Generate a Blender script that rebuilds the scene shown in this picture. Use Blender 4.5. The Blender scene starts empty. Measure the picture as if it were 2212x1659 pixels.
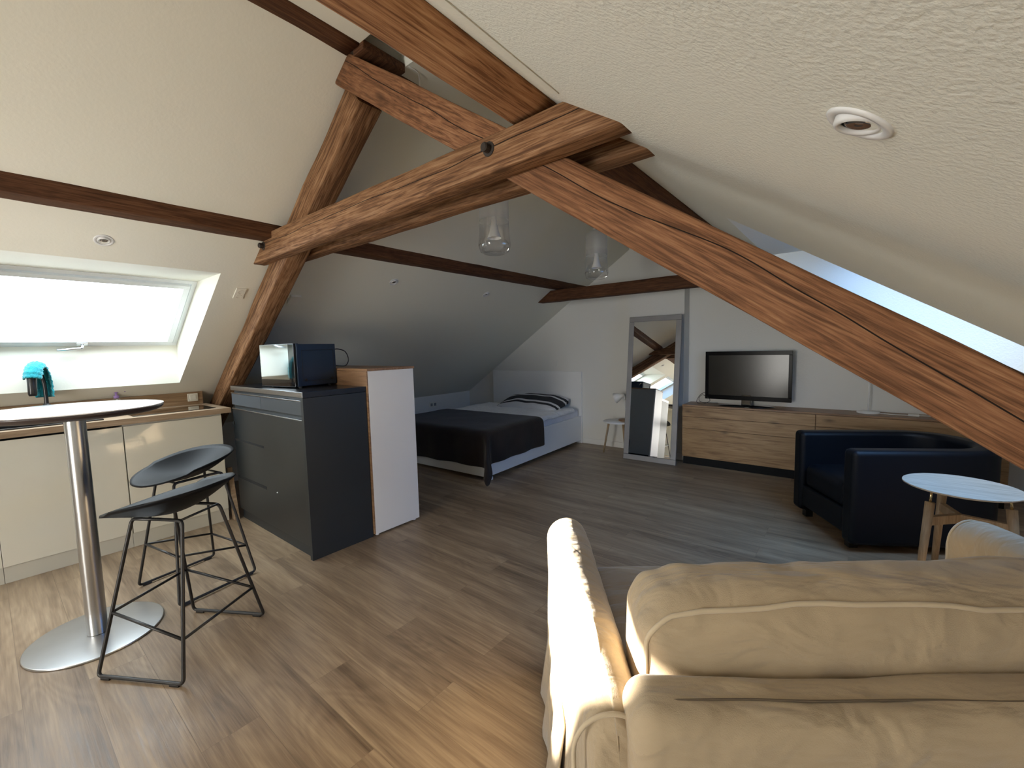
import bpy, bmesh, math, random
from mathutils import Vector, Matrix, noise
PI = math.pi
SC = bpy.context.scene
COL = SC.collection
V = Vector
# ------------------------------------------------------------------ materials
def lin(c):
    return tuple(((x / 255) / 12.92 if x / 255 <= .04045 else ((x / 255 + .055) / 1.055) ** 2.4) for x in c)
def newmat(name):
    m = bpy.data.materials.new(name); m.use_nodes = True
    nt = m.node_tree; nt.nodes.clear()
    out = nt.nodes.new('ShaderNodeOutputMaterial'); b = nt.nodes.new('ShaderNodeBsdfPrincipled')
    nt.links.new(b.outputs[0], out.inputs[0])
    return m, nt, b, out
def mth(nt, op, a, b=None, c=None):
    n = nt.nodes.new('ShaderNodeMath'); n.operation = op
    for i, x in enumerate((a, b, c)):
        if x is None: continue
        if isinstance(x, (int, float)): n.inputs[i].default_value = x
        else: nt.links.new(x, n.inputs[i])
    return n.outputs[0]
def ramp(nt, f, stops):
    r = nt.nodes.new('ShaderNodeValToRGB'); e = r.color_ramp.elements
    while len(e) < len(stops): e.new(.5)
    for k, (p, c) in enumerate(stops): e[k].position = p; e[k].color = (*c, 1)
    nt.links.new(f, r.inputs[0]); return r.outputs[0]
def tex(nt, kind='Object', scale=(1, 1, 1), loc=(0, 0, 0), rot=(0, 0, 0)):
    t = nt.nodes.new('ShaderNodeTexCoord'); mp = nt.nodes.new('ShaderNodeMapping')
    mp.inputs['Scale'].default_value = scale; mp.inputs['Location'].default_value = loc; mp.inputs['Rotation'].default_value = rot
    nt.links.new(t.outputs[kind], mp.inputs[0]); return mp.outputs[0]
def noi(nt, vec, s, d=3, r=.5, dist=0):
    n = nt.nodes.new('ShaderNodeTexNoise'); n.inputs['Scale'].default_value = s; n.inputs['Detail'].default_value = d
    n.inputs['Roughness'].default_value = r; n.inputs['Distortion'].default_value = dist
    nt.links.new(vec, n.inputs['Vector']); return n.outputs[0]
def bump(nt, b, h, st=.3, dist=.01):
    n = nt.nodes.new('ShaderNodeBump'); n.inputs['Strength'].default_value = st; n.inputs['Distance'].default_value = dist
    nt.links.new(h, n.inputs['Height']); nt.links.new(n.outputs[0], b.inputs['Normal'])
def mixc(nt, f, a, b, mode='MIX'):
    n = nt.nodes.new('ShaderNodeMix'); n.data_type = 'RGBA'; n.blend_type = mode
    for s, x in ((0, f), (6, a), (7, b)):
        if isinstance(x, (int, float)): n.inputs[s].default_value = x
        elif isinstance(x, tuple): n.inputs[s].default_value = (*x, 1)
        else: nt.links.new(x, n.inputs[s])
    return n.outputs[2]
def plain(name, col, rough=.5, metal=0, coat=0, spec=.5, bmp=None, vary=0.0, vs=6):
    m, nt, b, o = newmat(name)
    b.inputs['Roughness'].default_value = rough; b.inputs['Metallic'].default_value = metal
    b.inputs['Coat Weight'].default_value = coat; b.inputs['Specular IOR Level'].default_value = spec
    v = tex(nt)
    f = noi(nt, v, vs, 3)
    lo = tuple(x * (1 - vary) for x in col); hi = tuple(min(1, x * (1 + vary)) for x in col)
    nt.links.new(ramp(nt, f, [(.3, lo), (.7, hi)]), b.inputs['Base Color'])
    if bmp: bump(nt, b, noi(nt, v, bmp[0], bmp[3] if len(bmp) > 3 else 2), bmp[1], bmp[2])
    return m
def beam_mat(name, dark, mid, light, crack=True, gs=1.0, off=0):
    m, nt, b, o = newmat(name)
    b.inputs['Roughness'].default_value = .72; b.inputs['Specular IOR Level'].default_value = .25
    v0 = tex(nt, loc=(off, off * .7, 0))
    wob = noi(nt, tex(nt, scale=(1.6, 5, 5), loc=(off, 0, 0)), 1.3, 2)
    g = noi(nt, tex(nt, scale=(1.5, 34 * gs, 34 * gs), loc=(off, 0, 3)), 2.2, 5, .62, .9)
    g2 = noi(nt, tex(nt, scale=(4, 90 * gs, 90 * gs)), 2.2, 3, .6, .3)
    vor = nt.nodes.new('ShaderNodeTexVoronoi'); vor.inputs['Scale'].default_value = 1.0
    nt.links.new(tex(nt, scale=(2.3, 6, 6), loc=(off, 1.3, .4)), vor.inputs['Vector'])
    rings = mth(nt, 'SINE', mth(nt, 'MULTIPLY', mth(nt, 'ADD', vor.outputs[0], mth(nt, 'MULTIPLY', wob, .8)), 38 * gs))
    f = mth(nt, 'ADD', mth(nt, 'MULTIPLY', g, .62), mth(nt, 'ADD', mth(nt, 'MULTIPLY', g2, .3), mth(nt, 'MULTIPLY', rings, .012)))
    c = ramp(nt, f, [(.37, dark), (.47, mid), (.60, light)])
    big = noi(nt, v0, 2.3, 2)
    c = mixc(nt, mth(nt, 'MULTIPLY', ramp(nt, big, [(.35, (0, 0, 0)), (.7, (1, 1, 1))]), .35), c, dark)
    knot = ramp(nt, vor.outputs[0], [(.05, (1, 1, 1)), (.13, (0, 0, 0))])
    c = mixc(nt, mth(nt, 'MULTIPLY', knot, .75), c, tuple(x * .45 for x in dark))
    h = f
    if crack:
        sp = nt.nodes.new('ShaderNodeSeparateXYZ'); nt.links.new(v0, sp.inputs[0])
        w = noi(nt, tex(nt, scale=(1.1, 0, 0), loc=(off * 2, 0, 0)), .9, 2.5, .35)
        for k, (z0, am, th) in enumerate(((.06, .16, .0016), (-.035, .1, .0008))):
            ln = mth(nt, 'ABSOLUTE', mth(nt, 'ADD', sp.outputs[2], mth(nt, 'ADD', mth(nt, 'MULTIPLY', w, -am), z0 + off * .0)))
            msk = mth(nt, 'LESS_THAN', ln, th)
            c = mixc(nt, msk, c, tuple(x * .08 for x in dark))
            h = mth(nt, 'SUBTRACT', h, mth(nt, 'MULTIPLY', msk, .5))
    nt.links.new(c, b.inputs['Base Color']); bump(nt, b, h, .55, .006)
    return m
def oak_mat(name, dark, mid, light, rough=.45, axis=0, sc=1.0, knots=True, coat=0):
    m, nt, b, o = newmat(name)
    b.inputs['Roughness'].default_value = rough; b.inputs['Coat Weight'].default_value = coat
    s = [14 * sc] * 3; s[axis] = 1.3 * sc
    g = noi(nt, tex(nt, scale=tuple(s)), 1.6, 5, .6, 1.2)
    s2 = [60 * sc] * 3; s2[axis] = 3 * sc
    g2 = noi(nt, tex(nt, scale=tuple(s2)), 2, 2)
    f = mth(nt, 'ADD', mth(nt, 'MULTIPLY', g, .75), mth(nt, 'MULTIPLY', g2, .25))
    c = ramp(nt, f, [(.34, dark), (.5, mid), (.66, light)])
    if knots:
        vor = nt.nodes.new('ShaderNodeTexVoronoi'); vor.inputs['Scale'].default_value = 1
        k = [7.5] * 3; k[axis] = 3.2
        nt.links.new(tex(nt, scale=tuple(k), loc=(.3, 0, .2)), vor.inputs['Vector'])
        c = mixc(nt, mth(nt, 'MULTIPLY', ramp(nt, vor.outputs[0], [(.03, (1, 1, 1)), (.2, (0, 0, 0))]), .7), c, tuple(x * .35 for x in dark))
    nt.links.new(c, b.inputs['Base Color']); bump(nt, b, f, .15, .002)
    return m
def floor_mat():
    m, nt, b, o = newmat('vinyl_planks')
    b.inputs['Specular IOR Level'].default_value = .45
    v = tex(nt)
    br = nt.nodes.new('ShaderNodeTexBrick'); nt.links.new(v, br.inputs['Vector'])
    br.inputs['Scale'].default_value = 1; br.inputs['Brick Width'].default_value = 1.24; br.inputs['Row Height'].default_value = .185
    br.inputs['Mortar Size'].default_value = .0012; br.inputs['Mortar Smooth'].default_value = .3
    br.offset = .37; br.inputs['Color1'].default_value = (0, 0, 0, 1); br.inputs['Color2'].default_value = (1, 1, 1, 1)
    br.inputs['Mortar'].default_value = (.5, .5, .5, 1)
    pl = nt.nodes.new('ShaderNodeRGBToBW'); nt.links.new(br.outputs[0], pl.inputs[0])
    cmb = nt.nodes.new('ShaderNodeCombineXYZ'); nt.links.new(mth(nt, 'MULTIPLY', pl.outputs[0], 7.3), cmb.inputs[0]); nt.links.new(mth(nt, 'MULTIPLY', pl.outputs[0], 3.1), cmb.inputs[2])
    def shifted(scale):
        a = nt.nodes.new('ShaderNodeVectorMath'); a.operation = 'ADD'
        nt.links.new(tex(nt, scale=scale), a.inputs[0]); nt.links.new(cmb.outputs[0], a.inputs[1]); return a.outputs[0]
    g = noi(nt, shifted((.55, 7, 1)), 1.5, 4, .55, .35)
    g2 = noi(nt, shifted((2.0, 48, 1)), 2.2, 4, .6, .25)
    cat = mth(nt, 'SINE', mth(nt, 'MULTIPLY', noi(nt, shifted((1.1, 5.5, 1)), 1.1, 1, .4, .4), 70))
    f = mth(nt, 'ADD', mth(nt, 'ADD', mth(nt, 'MULTIPLY', g, .55), mth(nt, 'MULTIPLY', g2, .33)), mth(nt, 'ADD', mth(nt, 'MULTIPLY', cat, .018), mth(nt, 'MULTIPLY', pl.outputs[0], .065)))
    c = ramp(nt, f, [(.30, lin((98, 80, 63))), (.47, lin((143, 122, 99))), (.66, lin((182, 160, 131)))])
    c = mixc(nt, mth(nt, 'MULTIPLY', br.outputs[1], .32), c, lin((70, 55, 42)))
    nt.links.new(c, b.inputs['Base Color'])
    nt.links.new(ramp(nt, g2, [(.3, (.30,) * 3), (.7, (.44,) * 3)]), b.inputs['Roughness'])
    bump(nt, b, mth(nt, 'SUBTRACT', g2, mth(nt, 'MULTIPLY', br.outputs[1], .4)), .16, .003)
    return m
def fabric(name, col, ws=9, wst=.5, wd=.02, fine=.15, vary=.06, sheen=.3):
    m, nt, b, o = newmat(name)
    b.inputs['Roughness'].default_value = .92; b.inputs['Specular IOR Level'].default_value = .1
    b.inputs['Sheen Weight'].default_value = sheen; b.inputs['Sheen Roughness'].default_value = .5
    v = tex(nt)
    w = noi(nt, tex(nt, scale=(1, 2.2, 1.4), rot=(.3, .2, .5)), ws, 3, .5, .5)
    t = noi(nt, v, 420, 1)
    f = mth(nt, 'ADD', w, mth(nt, 'MULTIPLY', t, fine * .12))
    nt.links.new(ramp(nt, noi(nt, v, 5, 3), [(.3, tuple(x * (1 - vary) for x in col)), (.7, tuple(min(1, x * (1 + vary)) for x in col))]), b.inputs['Base Color'])
    bump(nt, b, f, wst, wd)
    return m
def emis(name, col, st):
    m = bpy.data.materials.new(name); m.use_nodes = True; nt = m.node_tree; nt.nodes.clear()
    o = nt.nodes.new('ShaderNodeOutputMaterial'); e = nt.nodes.new('ShaderNodeEmission')
    e.inputs[0].default_value = (*col, 1); e.inputs[1].default_value = st; nt.links.new(e.outputs[0], o.inputs[0]); return m
def clear_glass(name, tint=(.97, .98, .98), base=.05):
    m = bpy.data.materials.new(name); m.use_nodes = True; nt = m.node_tree; nt.nodes.clear()
    o = nt.nodes.new('ShaderNodeOutputMaterial'); t = nt.nodes.new('ShaderNodeBsdfTransparent'); g = nt.nodes.new('ShaderNodeBsdfGlossy')
    t.inputs[0].default_value = (*tint, 1); g.inputs['Roughness'].default_value = .02
    lw = nt.nodes.new('ShaderNodeLayerWeight'); lw.inputs[0].default_value = .35
    mx = nt.nodes.new('ShaderNodeMixShader'); nt.links.new(mth(nt, 'ADD', mth(nt, 'MULTIPLY', lw.outputs[1], .55), base), mx.inputs[0])
    nt.links.new(t.outputs[0], mx.inputs[1]); nt.links.new(g.outputs[0], mx.inputs[2]); nt.links.new(mx.outputs[0], o.inputs[0]); return m
def frosted_lamp(name):
    m = bpy.data.materials.new(name); m.use_nodes = True; nt = m.node_tree; nt.nodes.clear()
    o = nt.nodes.new('ShaderNodeOutputMaterial'); t = nt.nodes.new('ShaderNodeBsdfTransparent'); g = nt.nodes.new('ShaderNodeBsdfGlossy')
    g.inputs['Roughness'].default_value = .03
    d = nt.nodes.new('ShaderNodeBsdfDiffuse'); d.inputs[0].default_value = (.85, .87, .88, 1)
    tl = nt.nodes.new('ShaderNodeBsdfTranslucent'); tl.inputs[0].default_value = (.85, .87, .88, 1)
    dm = nt.nodes.new('ShaderNodeMixShader'); dm.inputs[0].default_value = .45; nt.links.new(d.outputs[0], dm.inputs[1]); nt.links.new(tl.outputs[0], dm.inputs[2])
    lw = nt.nodes.new('ShaderNodeLayerWeight'); lw.inputs[0].default_value = .4
    mx = nt.nodes.new('ShaderNodeMixShader'); nt.links.new(mth(nt, 'ADD', mth(nt, 'MULTIPLY', lw.outputs[1], .6), .04), mx.inputs[0])
    nt.links.new(t.outputs[0], mx.inputs[1]); nt.links.new(g.outputs[0], mx.inputs[2])
    sp = nt.nodes.new('ShaderNodeSeparateXYZ'); tc = nt.nodes.new('ShaderNodeTexCoord'); nt.links.new(tc.outputs['Object'], sp.inputs[0])
    fr = ramp(nt, mth(nt, 'DIVIDE', sp.outputs[2], .43), [(.22, (0, 0, 0)), (.62, (.42,) * 3)])
    m2 = nt.nodes.new('ShaderNodeMixShader'); nt.links.new(fr, m2.inputs[0]); nt.links.new(mx.outputs[0], m2.inputs[1]); nt.links.new(dm.outputs[0], m2.inputs[2])
    nt.links.new(m2.outputs[0], o.inputs[0]); return m

M = {}
M['wall'] = plain('white_plaster', (.79, .788, .71), .9, spec=.15, bmp=(70, .14, .005, 3))
M['wall_rough'] = plain('woodchip_plaster', (.815, .825, .765), .85, spec=.2, bmp=(125, .45, .005, 4))
M['gable'] = plain('gable_plaster', (.78, .78, .76), .9, spec=.15, bmp=(60, .3, .005, 3))
M['white'] = plain('white_lacquer', (.85, .86, .87), .4)
M['whitegloss'] = plain('cream_gloss_front', (.68, .665, .585), .13, coat=.6)
M['plinth'] = plain('cream_plinth', (.55, .54, .48), .4)
M['trim'] = plain('white_trim', (.8, .8, .79), .45)
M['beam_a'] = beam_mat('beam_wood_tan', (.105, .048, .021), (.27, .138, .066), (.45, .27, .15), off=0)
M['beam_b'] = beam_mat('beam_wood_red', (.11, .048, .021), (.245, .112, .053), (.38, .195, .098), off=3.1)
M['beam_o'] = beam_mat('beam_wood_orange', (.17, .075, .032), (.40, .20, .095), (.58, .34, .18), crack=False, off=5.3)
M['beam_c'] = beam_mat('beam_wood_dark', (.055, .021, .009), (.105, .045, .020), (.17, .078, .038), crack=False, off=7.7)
M['floor'] = floor_mat()
M['dark'] = plain('anthracite_front', (.014, .017, .019), .38, coat=.05)
M['dark_side'] = plain('anthracite_carcass', (.020, .024, .027), .45)
M['drawer'] = plain('anthracite_glass', (.055, .068, .082), .36, coat=.1)
M['alu'] = plain('aluminium_strip', (.62, .65, .68), .25, metal=1)
M['black'] = plain('black_plastic', (.010, .010, .011), .3, coat=.2)
M['hole'] = plain('black_gap', (.003, .003, .003), .9)
M['glossblack'] = plain('piano_black', (.004, .004, .005), .06, coat=1)
M['bezelblack'] = plain('bezel_black', (.003, .003, .004), .2, spec=.05)
M['panelgrey'] = plain('grey_back_panel', (.34, .35, .33), .45)
M['screen'] = plain('matt_screen', (.003, .003, .003), .17, spec=.3)
M['steel'] = plain('brushed_steel', (.52, .53, .54), .28, metal=1, vary=.05, bmp=(40, .03, .002))
M['stoolmetal'] = plain('black_steel_wire', (.012, .011, .011), .4)
M['stoolshell'] = plain('black_shell', (.006, .0065, .008), .5, spec=.13)
M['tabletop'] = plain('white_laminate', (.86, .86, .88), .2, coat=.3)
M['tableedge'] = plain('dark_edge', (.055, .04, .038), .35)
M['worktop'] = oak_mat('oak_worktop', (.20, .135, .085), (.33, .235, .155), (.45, .335, .235), .35, axis=1, knots=False)
M['splash'] = oak_mat('oak_splashback', (.19, .115, .06), (.30, .195, .11), (.40, .28, .17), .4, axis=1, knots=False)
M['oak'] = oak_mat('knotty_oak', (.20, .105, .042), (.36, .215, .10), (.45, .29, .145), .42, axis=0)
M['oak_top'] = oak_mat('oak_edge', (.17, .085, .04), (.27, .15, .075), (.36, .21, .11), .4, axis=0, knots=False)
M['oakshelf'] = oak_mat('shelf_oak', (.17, .09, .045), (.28, .16, .085), (.37, .235, .135), .45, axis=0, knots=False)
M['tableoak'] = oak_mat('pale_ash', (.34, .29, .22), (.46, .40, .32), (.56, .50, .41), .5, axis=0, sc=2, knots=False)
M['legoak'] = oak_mat('leg_oak', (.27, .18, .10), (.38, .265, .16), (.46, .34, .215), .45, axis=2, sc=2, knots=False)
M['brass'] = plain('brass_pin', (.75, .60, .33), .22, metal=1)
M['sofa'] = fabric('beige_cotton', (.435, .342, .228), 5.5, .9, .035)
M['seam'] = plain('dark_seam', (.12, .09, .06), .9)
M['sofa_pipe'] = fabric('beige_piping', (.56, .46, .32), 30, .2, .004)
M['leather'] = plain('black_leather', (.003, .0045, .008), .45, coat=.0, spec=.22, bmp=(260, .15, .001))
M['blanket'] = fabric('brown_throw', (.026, .0205, .020), 14, .3, .008, vary=.12, sheen=.15)
M['sheet'] = fabric('white_bedding', (.86, .87, .89), 11, .9, .03)
M['mattress'] = fabric('mattress_ticking', (.72, .74, .80), 20, .2, .004)
M['silver'] = plain('silver_frame', (.30, .295, .30), .5, metal=.3, vary=.08, bmp=(30, .1, .002))
M['mirror'] = plain('mirror_glass', (.90, .91, .90), .005, metal=1)
M['mwbody'] = plain('blue_black_metal', (.030, .048, .080), .3, metal=.4)
M['mwdoor'] = plain('mirrored_door', (.72, .76, .78), .05, metal=1)
M['teal'] = fabric('teal_cloth', (.02, .27, .32), 40, .8, .01)
M['lilac'] = plain('lilac_plastic', (.34, .22, .55), .3)
M['clear'] = clear_glass('clear_glass')
M['lampglass'] = frosted_lamp('frosted_lamp_glass')
M['inner'] = plain('white_inner_cone', (.75, .76, .76), .3)
M['spotglass'] = plain('spot_reflector', (.28, .26, .25), .12, metal=.8, vary=.3, vs=60)
M['spotwhite'] = plain('spot_ring', (.72, .73, .74), .4)
M['switch'] = plain('switch_white', (.80, .79, .72), .35)
M['iron'] = plain('iron_bolt', (.025, .018, .014), .6)
M['daylight'] = emis('daylight_pane', (.80, .92, 1.0), 5.0)
M['fill_glow'] = emis('added_fill_pane', (1.0, .97, .90), 8.2)  # glow of the added pane behind the camera, brightens the near room
M['pane'] = clear_glass('window_glass', (1, 1, 1), .03)
M['sash'] = plain('white_sash', (.72, .76, .78), .35)
M['cordwhite'] = plain('white_cord', (.7, .7, .68), .5)
M['stripe'] = None
def pillow_mat():
    m, nt, b, o = newmat('striped_pillowcase')
    b.inputs['Roughness'].default_value = .9
    sp = nt.nodes.new('ShaderNodeSeparateXYZ'); nt.links.new(tex(nt), sp.inputs[0])
    y = sp.outputs[1]
    def band(a, c): return mth(nt, 'MULTIPLY', mth(nt, 'GREATER_THAN', y, a), mth(nt, 'LESS_THAN', y, c))
    msk = mth(nt, 'MINIMUM', 1, mth(nt, 'ADD', band(-.175, -.13), band(-.09, .06)))
    msk = mth(nt, 'MINIMUM', 1, mth(nt, 'ADD', msk, band(.10, .16)))
    nt.links.new(mixc(nt, msk, (.72, .73, .76), (.03, .03, .036)), b.inputs['Base Color'])
    bump(nt, b, noi(nt, tex(nt), 12, 3, .5, 1), .6, .02); return m
M['stripe'] = pillow_mat()

# ------------------------------------------------------------------ mesh helpers
def obj(name, bm, mat, parent=None, smooth=False, bev=0, bseg=2, sub=0, loc=None, keep=False):
    me = bpy.data.meshes.new(name)
    bmesh.ops.recalc_face_normals(bm, faces=bm.faces[:]) if not keep else None
    bm.to_mesh(me); bm.free()
    if isinstance(mat, str): mat = M[mat]
    if isinstance(mat, (list, tuple)):
        for q in mat: me.materials.append(M[q] if isinstance(q, str) else q)
    else: me.materials.append(mat)
    if smooth:
        for p in me.polygons: p.use_smooth = True
    o = bpy.data.objects.new(name, me); COL.objects.link(o)
    if parent: o.parent = parent
    if loc: o.location = loc
    if bev:
        md = o.modifiers.new('bevel', 'BEVEL'); md.width = bev; md.segments = bseg; md.limit_method = 'ANGLE'; md.angle_limit = .6
        for p in me.polygons: p.use_smooth = True
        md.harden_normals = True
    if sub:
        md = o.modifiers.new('sub', 'SUBSURF'); md.levels = sub; md.render_levels = sub
    return o
def thing(name, label, cat, loc=(0, 0, 0), rz=0, group=None):
    o = bpy.data.objects.new(name, None); COL.objects.link(o); o.empty_display_size = .1
    o.location = loc; o.rotation_euler = (0, 0, rz)
    return tag(o, label, cat, group)
def tag(o, label=None, cat=None, group=None):
    if label: o['label'] = label
    if cat: o['category'] = cat
    if group: o['group'] = group
    return o
def struct(o): o['kind'] = 'structure'; return o
def B(): return bmesh.new()
def box(bm, x0, x1, y0, y1, z0, z1, mi=0):
    vs = [bm.verts.new((x, y, z)) for x in (x0, x1) for y in (y0, y1) for z in (z0, z1)]
    for f in ((0, 1, 3, 2), (4, 6, 7, 5), (0, 4, 5, 1), (2, 3, 7, 6), (0, 2, 6, 4), (1, 5, 7, 3)):
        bm.faces.new([vs[i] for i in f]).material_index = mi
    return vs
def bx(name, x0, x1, y0, y1, z0, z1, mat, parent=None, bev=0, **k):
    b = B(); box(b, x0, x1, y0, y1, z0, z1); return obj(name, b, mat, parent, bev=bev, **k)
def prism(bm, pts, a, b, axis='y'):
    """polygon pts in (x,z) extruded along y (or (x,y) along z, (y,z) along x)"""
    def P(p, t): return (p[0], t, p[1]) if axis == 'y' else ((p[0], p[1], t) if axis == 'z' else (t, p[0], p[1]))
    A = [bm.verts.new(P(p, a)) for p in pts]; C = [bm.verts.new(P(p, b)) for p in pts]; n = len(pts)
    bm.faces.new(A); bm.faces.new(C[::-1])
    for i in range(n): bm.faces.new((A[i], C[i], C[(i + 1) % n], A[(i + 1) % n]))
def lathe(bm, prof, n=32, c=(0, 0, 0), cap0=True, cap1=True):
    rs = []
    for r, z in prof: rs.append([bm.verts.new((c[0] + r * math.cos(2 * PI * i / n), c[1] + r * math.sin(2 * PI * i / n), c[2] + z)) for i in range(n)])
    for a, b in zip(rs, rs[1:]):
        for i in range(n): bm.faces.new((a[i], a[(i + 1) % n], b[(i + 1) % n], b[i]))
    if cap0: bm.faces.new(rs[0][::-1])
    if cap1: bm.faces.new(rs[-1])
def frames(pts, closed=False):
    T = []
    n = len(pts)
    for i in range(n):
        a = pts[(i - 1) % n] if (closed or i > 0) else pts[i]; b = pts[(i + 1) % n] if (closed or i < n - 1) else pts[i]
        T.append((b - a).normalized())
    up = V((0, 0, 1)) if abs(T[0].z) < .9 else V((1, 0, 0))
    N = (up - T[0] * up.dot(T[0])).normalized(); out = []
    for t in T:
        N = (N - t * N.dot(t)); N = N.normalized() if N.length > 1e-6 else t.orthogonal().normalized()
        out.append((N.copy(), t.cross(N)))
    return out
def tube(bm, pts, r, n=8, closed=False):
    pts = [V(p) for p in pts]; F = frames(pts, closed); rs = []
    for k, (p, (N, Bn)) in enumerate(zip(pts, F)):
        rr = r[k] if isinstance(r, (list, tuple)) else r
        rs.append([bm.verts.new(p + (N * math.cos(2 * PI * i / n) + Bn * math.sin(2 * PI * i / n)) * rr) for i in range(n)])
    m = len(rs)
    for k in range(m if closed else m - 1):
        a, b = rs[k], rs[(k + 1) % m]
        for i in range(n): bm.faces.new((a[i], a[(i + 1) % n], b[(i + 1) % n], b[i]))
    if not closed: bm.faces.new(rs[0][::-1]); bm.faces.new(rs[-1])
def fillet(pts, r, seg=5):
    """round corners of an open polyline"""
    pts = [V(p) for p in pts]; out = [pts[0]]
    for a, b, c in zip(pts, pts[1:], pts[2:]):
        d1 = (a - b); d2 = (c - b); rr = min(r, d1.length * .45, d2.length * .45)
        p, q = b + d1.normalized() * rr, b + d2.normalized() * rr
        for i in range(seg + 1):
            t = i / seg; out.append(p * (1 - t) ** 2 + b * 2 * t * (1 - t) + q * t * t)
    out.append(pts[-1]); return out
def smoothcurve(pts, seg=8):
    pts = [V(p) for p in pts]; P = [pts[0]] + pts + [pts[-1]]; out = []
    for i in range(1, len(P) - 2):
        a, b, c, d = P[i - 1:i + 3]
        for k in range(seg):
            t = k / seg
            out.append(.5 * ((2 * b) + (c - a) * t + (2 * a - 5 * b + 4 * c - d) * t * t + (3 * b - a - 3 * c + d) * t ** 3))
    out.append(pts[-1]); return out
def rbox(bm, sx, sy, sz, r, c=(0, 0, 0), n=4, puff=0, rot=None, step=.03):
    """rounded soft box by subdividing a cube and projecting (cushions)"""
    N = 12; vs = {}
    def pt(u, v, w):
        p = V((u, v, w)); e = V((sx / 2 - r, sy / 2 - r, sz / 2 - r))
        q = V((p.x * sx / 2, p.y * sy / 2, p.z * sz / 2)); k = V((max(-e.x, min(e.x, q.x)), max(-e.y, min(e.y, q.y)), max(-e.z, min(e.z, q.z))))
        d = q - k
        if d.length > 1e-9: q = k + d.normalized() * r if max(abs(u), abs(v), abs(w)) > .9999 else q
        if puff:
            f = (1 - u * u) * (1 - v * v)
            q.z += (1 if w > 0 else -1) * puff * f if abs(w) > .999 else 0
        return q
    g = [-1 + 2 * i / N for i in range(N + 1)]
    rem = lambda L, t: math.copysign(1 - (1 - abs(t)) ** 1.0, t)
    def vert(u, v, w):
        key = (round(u, 5), round(v, 5), round(w, 5))
        if key not in vs:
            q = pt(u, v, w)
            if rot: q = rot @ q
            vs[key] = bm.verts.new(q + V(c))
        return vs[key]
    def warp(t, s):  # concentrate lines near the rounded edge
        e = 1 - 2 * r / s
        k = [-1]
        return t
    def lines(s):
        e = max(.0, 1 - 2 * r / s); a = [1 - (1 - e) * math.sin(PI / 2 * (1 - i / 4)) for i in range(0, 4)] if e < 1 else []
        a = [e + (1 - e) * i / 4 for i in range(1, 5)]
        mm_ = max(10, int(s * e / step)); mid = [-e + 2 * e * i / mm_ for i in range(mm_ + 1)]
        return [-x for x in a[::-1]] + mid + a
    U, W, Z = lines(sx), lines(sy), lines(sz)
    def face(A, C, f):
        for i in range(len(A) - 1):
            for j in range(len(C) - 1):
                q = [f(A[i], C[j]), f(A[i + 1], C[j]), f(A[i + 1], C[j + 1]), f(A[i], C[j + 1])]
                q = list(dict.fromkeys(q))
                if len(q) > 2:
                    try: bm.faces.new(q)
                    except ValueError: pass
    for w in (-1, 1):
        face(U, W, lambda a, b: vert(a, b, w)); face(U, Z, lambda a, b: vert(a, w, b)); face(W, Z, lambda a, b: vert(w, a, b))
def copy_tree(o, parent=None):
    c = o.copy(); COL.objects.link(c)
    if parent: c.parent = parent
    for ch in [x for x in bpy.data.objects if x.parent == o]: copy_tree(ch, c)
    return c

# ------------------------------------------------------------------ room shell
LS, LC = .66, 4.0545          # left slope  z = LC + LS x
RC = 1.625                    # right slope z = RC - LS x
XR = (RC - LC) / (2 * LS)     # ridge
ZR = LC + LS * XR
Y0, Y1 = -3.6, 5.245
TH = .335
XL, XK = -5.17, 1.49
zl = lambda x: LC + LS * x
zr = lambda x: RC - LS * x
bx_floor = B(); box(bx_floor, XL - .3, XK + .3, Y0 - .2, Y1 + .2, -.12, 0)
struct(obj('floor', bx_floor, 'floor'))
bm = B(); prism(bm, [(XL, -.1), (XL, zl(XL)), (XL - .2, zl(XL) + .1), (XL - .2, -.1)], Y0, Y1); struct(obj('wall_left', bm, 'gable'))
bm = B(); prism(bm, [(XK, -.1), (XK, zr(XK)), (XK + .2, zr(XK) + .1), (XK + .2, -.1)], Y0, Y1); struct(obj('wall_right', bm, 'gable'))
gpts = [(XL - .1, -.1), (XL - .1, zl(XL) + .05), (XR, ZR + .15), (XK + .1, zr(XK) + .05), (XK + .1, -.1)]
bm = B(); prism(bm, gpts, Y1, Y1 + .25); struct(obj('wall_back', bm, 'gable'))
bm = B(); prism(bm, gpts, Y0 - .25, Y0); struct(obj('wall_front', bm, 'wall'))
def slope(name, mat, z, sgn, wins):
    """wins: list of (y0, y1, xtop, xbot). xtop/xbot are the inner opening edges."""
    bm = B(); xe = (XL - .25) if sgn < 0 else (XK + .25); o = sgn
    full = [(XR, z(XR)), (xe, z(xe)), (xe, z(xe) + TH), (XR, z(XR) + TH)]
    ys = [Y0]
    for w in sorted(wins): ys += [w[0], w[1]]
    ys.append(Y1)
    for i in range(0, len(ys), 2): prism(bm, full, ys[i], ys[i + 1])
    for (a, b, xt, xb) in wins:
        xh = xt + o * TH / LS              # horizontal head meets the outer face
        prism(bm, [(XR, z(XR)), (xt, z(xt)), (xh, z(xt)), (XR, z(XR) + TH)], a, b)
        prism(bm, [(xb, z(xb)), (xe, z(xe)), (xe, z(xe) + TH), (xb, z(xb) + TH)], a, b)
    return struct(obj(name, bm, mat))
W1 = (-.22, 1.045, -3.28, -4.43)
W3 = (-2.05, -.42, -3.06, -4.33)  # unseen skylight, added and sized so the sun reaches the sofa arm
W2 = (2.40, 3.66, -.535, .95)
W4 = (-1.7, -.5, .15, .9)  # out-of-view skylight added to bring bluish sky light to the foreground
slope('ceiling', 'wall', zl, -1, [W1, W3])
slope('ceiling', 'wall_rough', zr, 1, [W2, W4])
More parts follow.
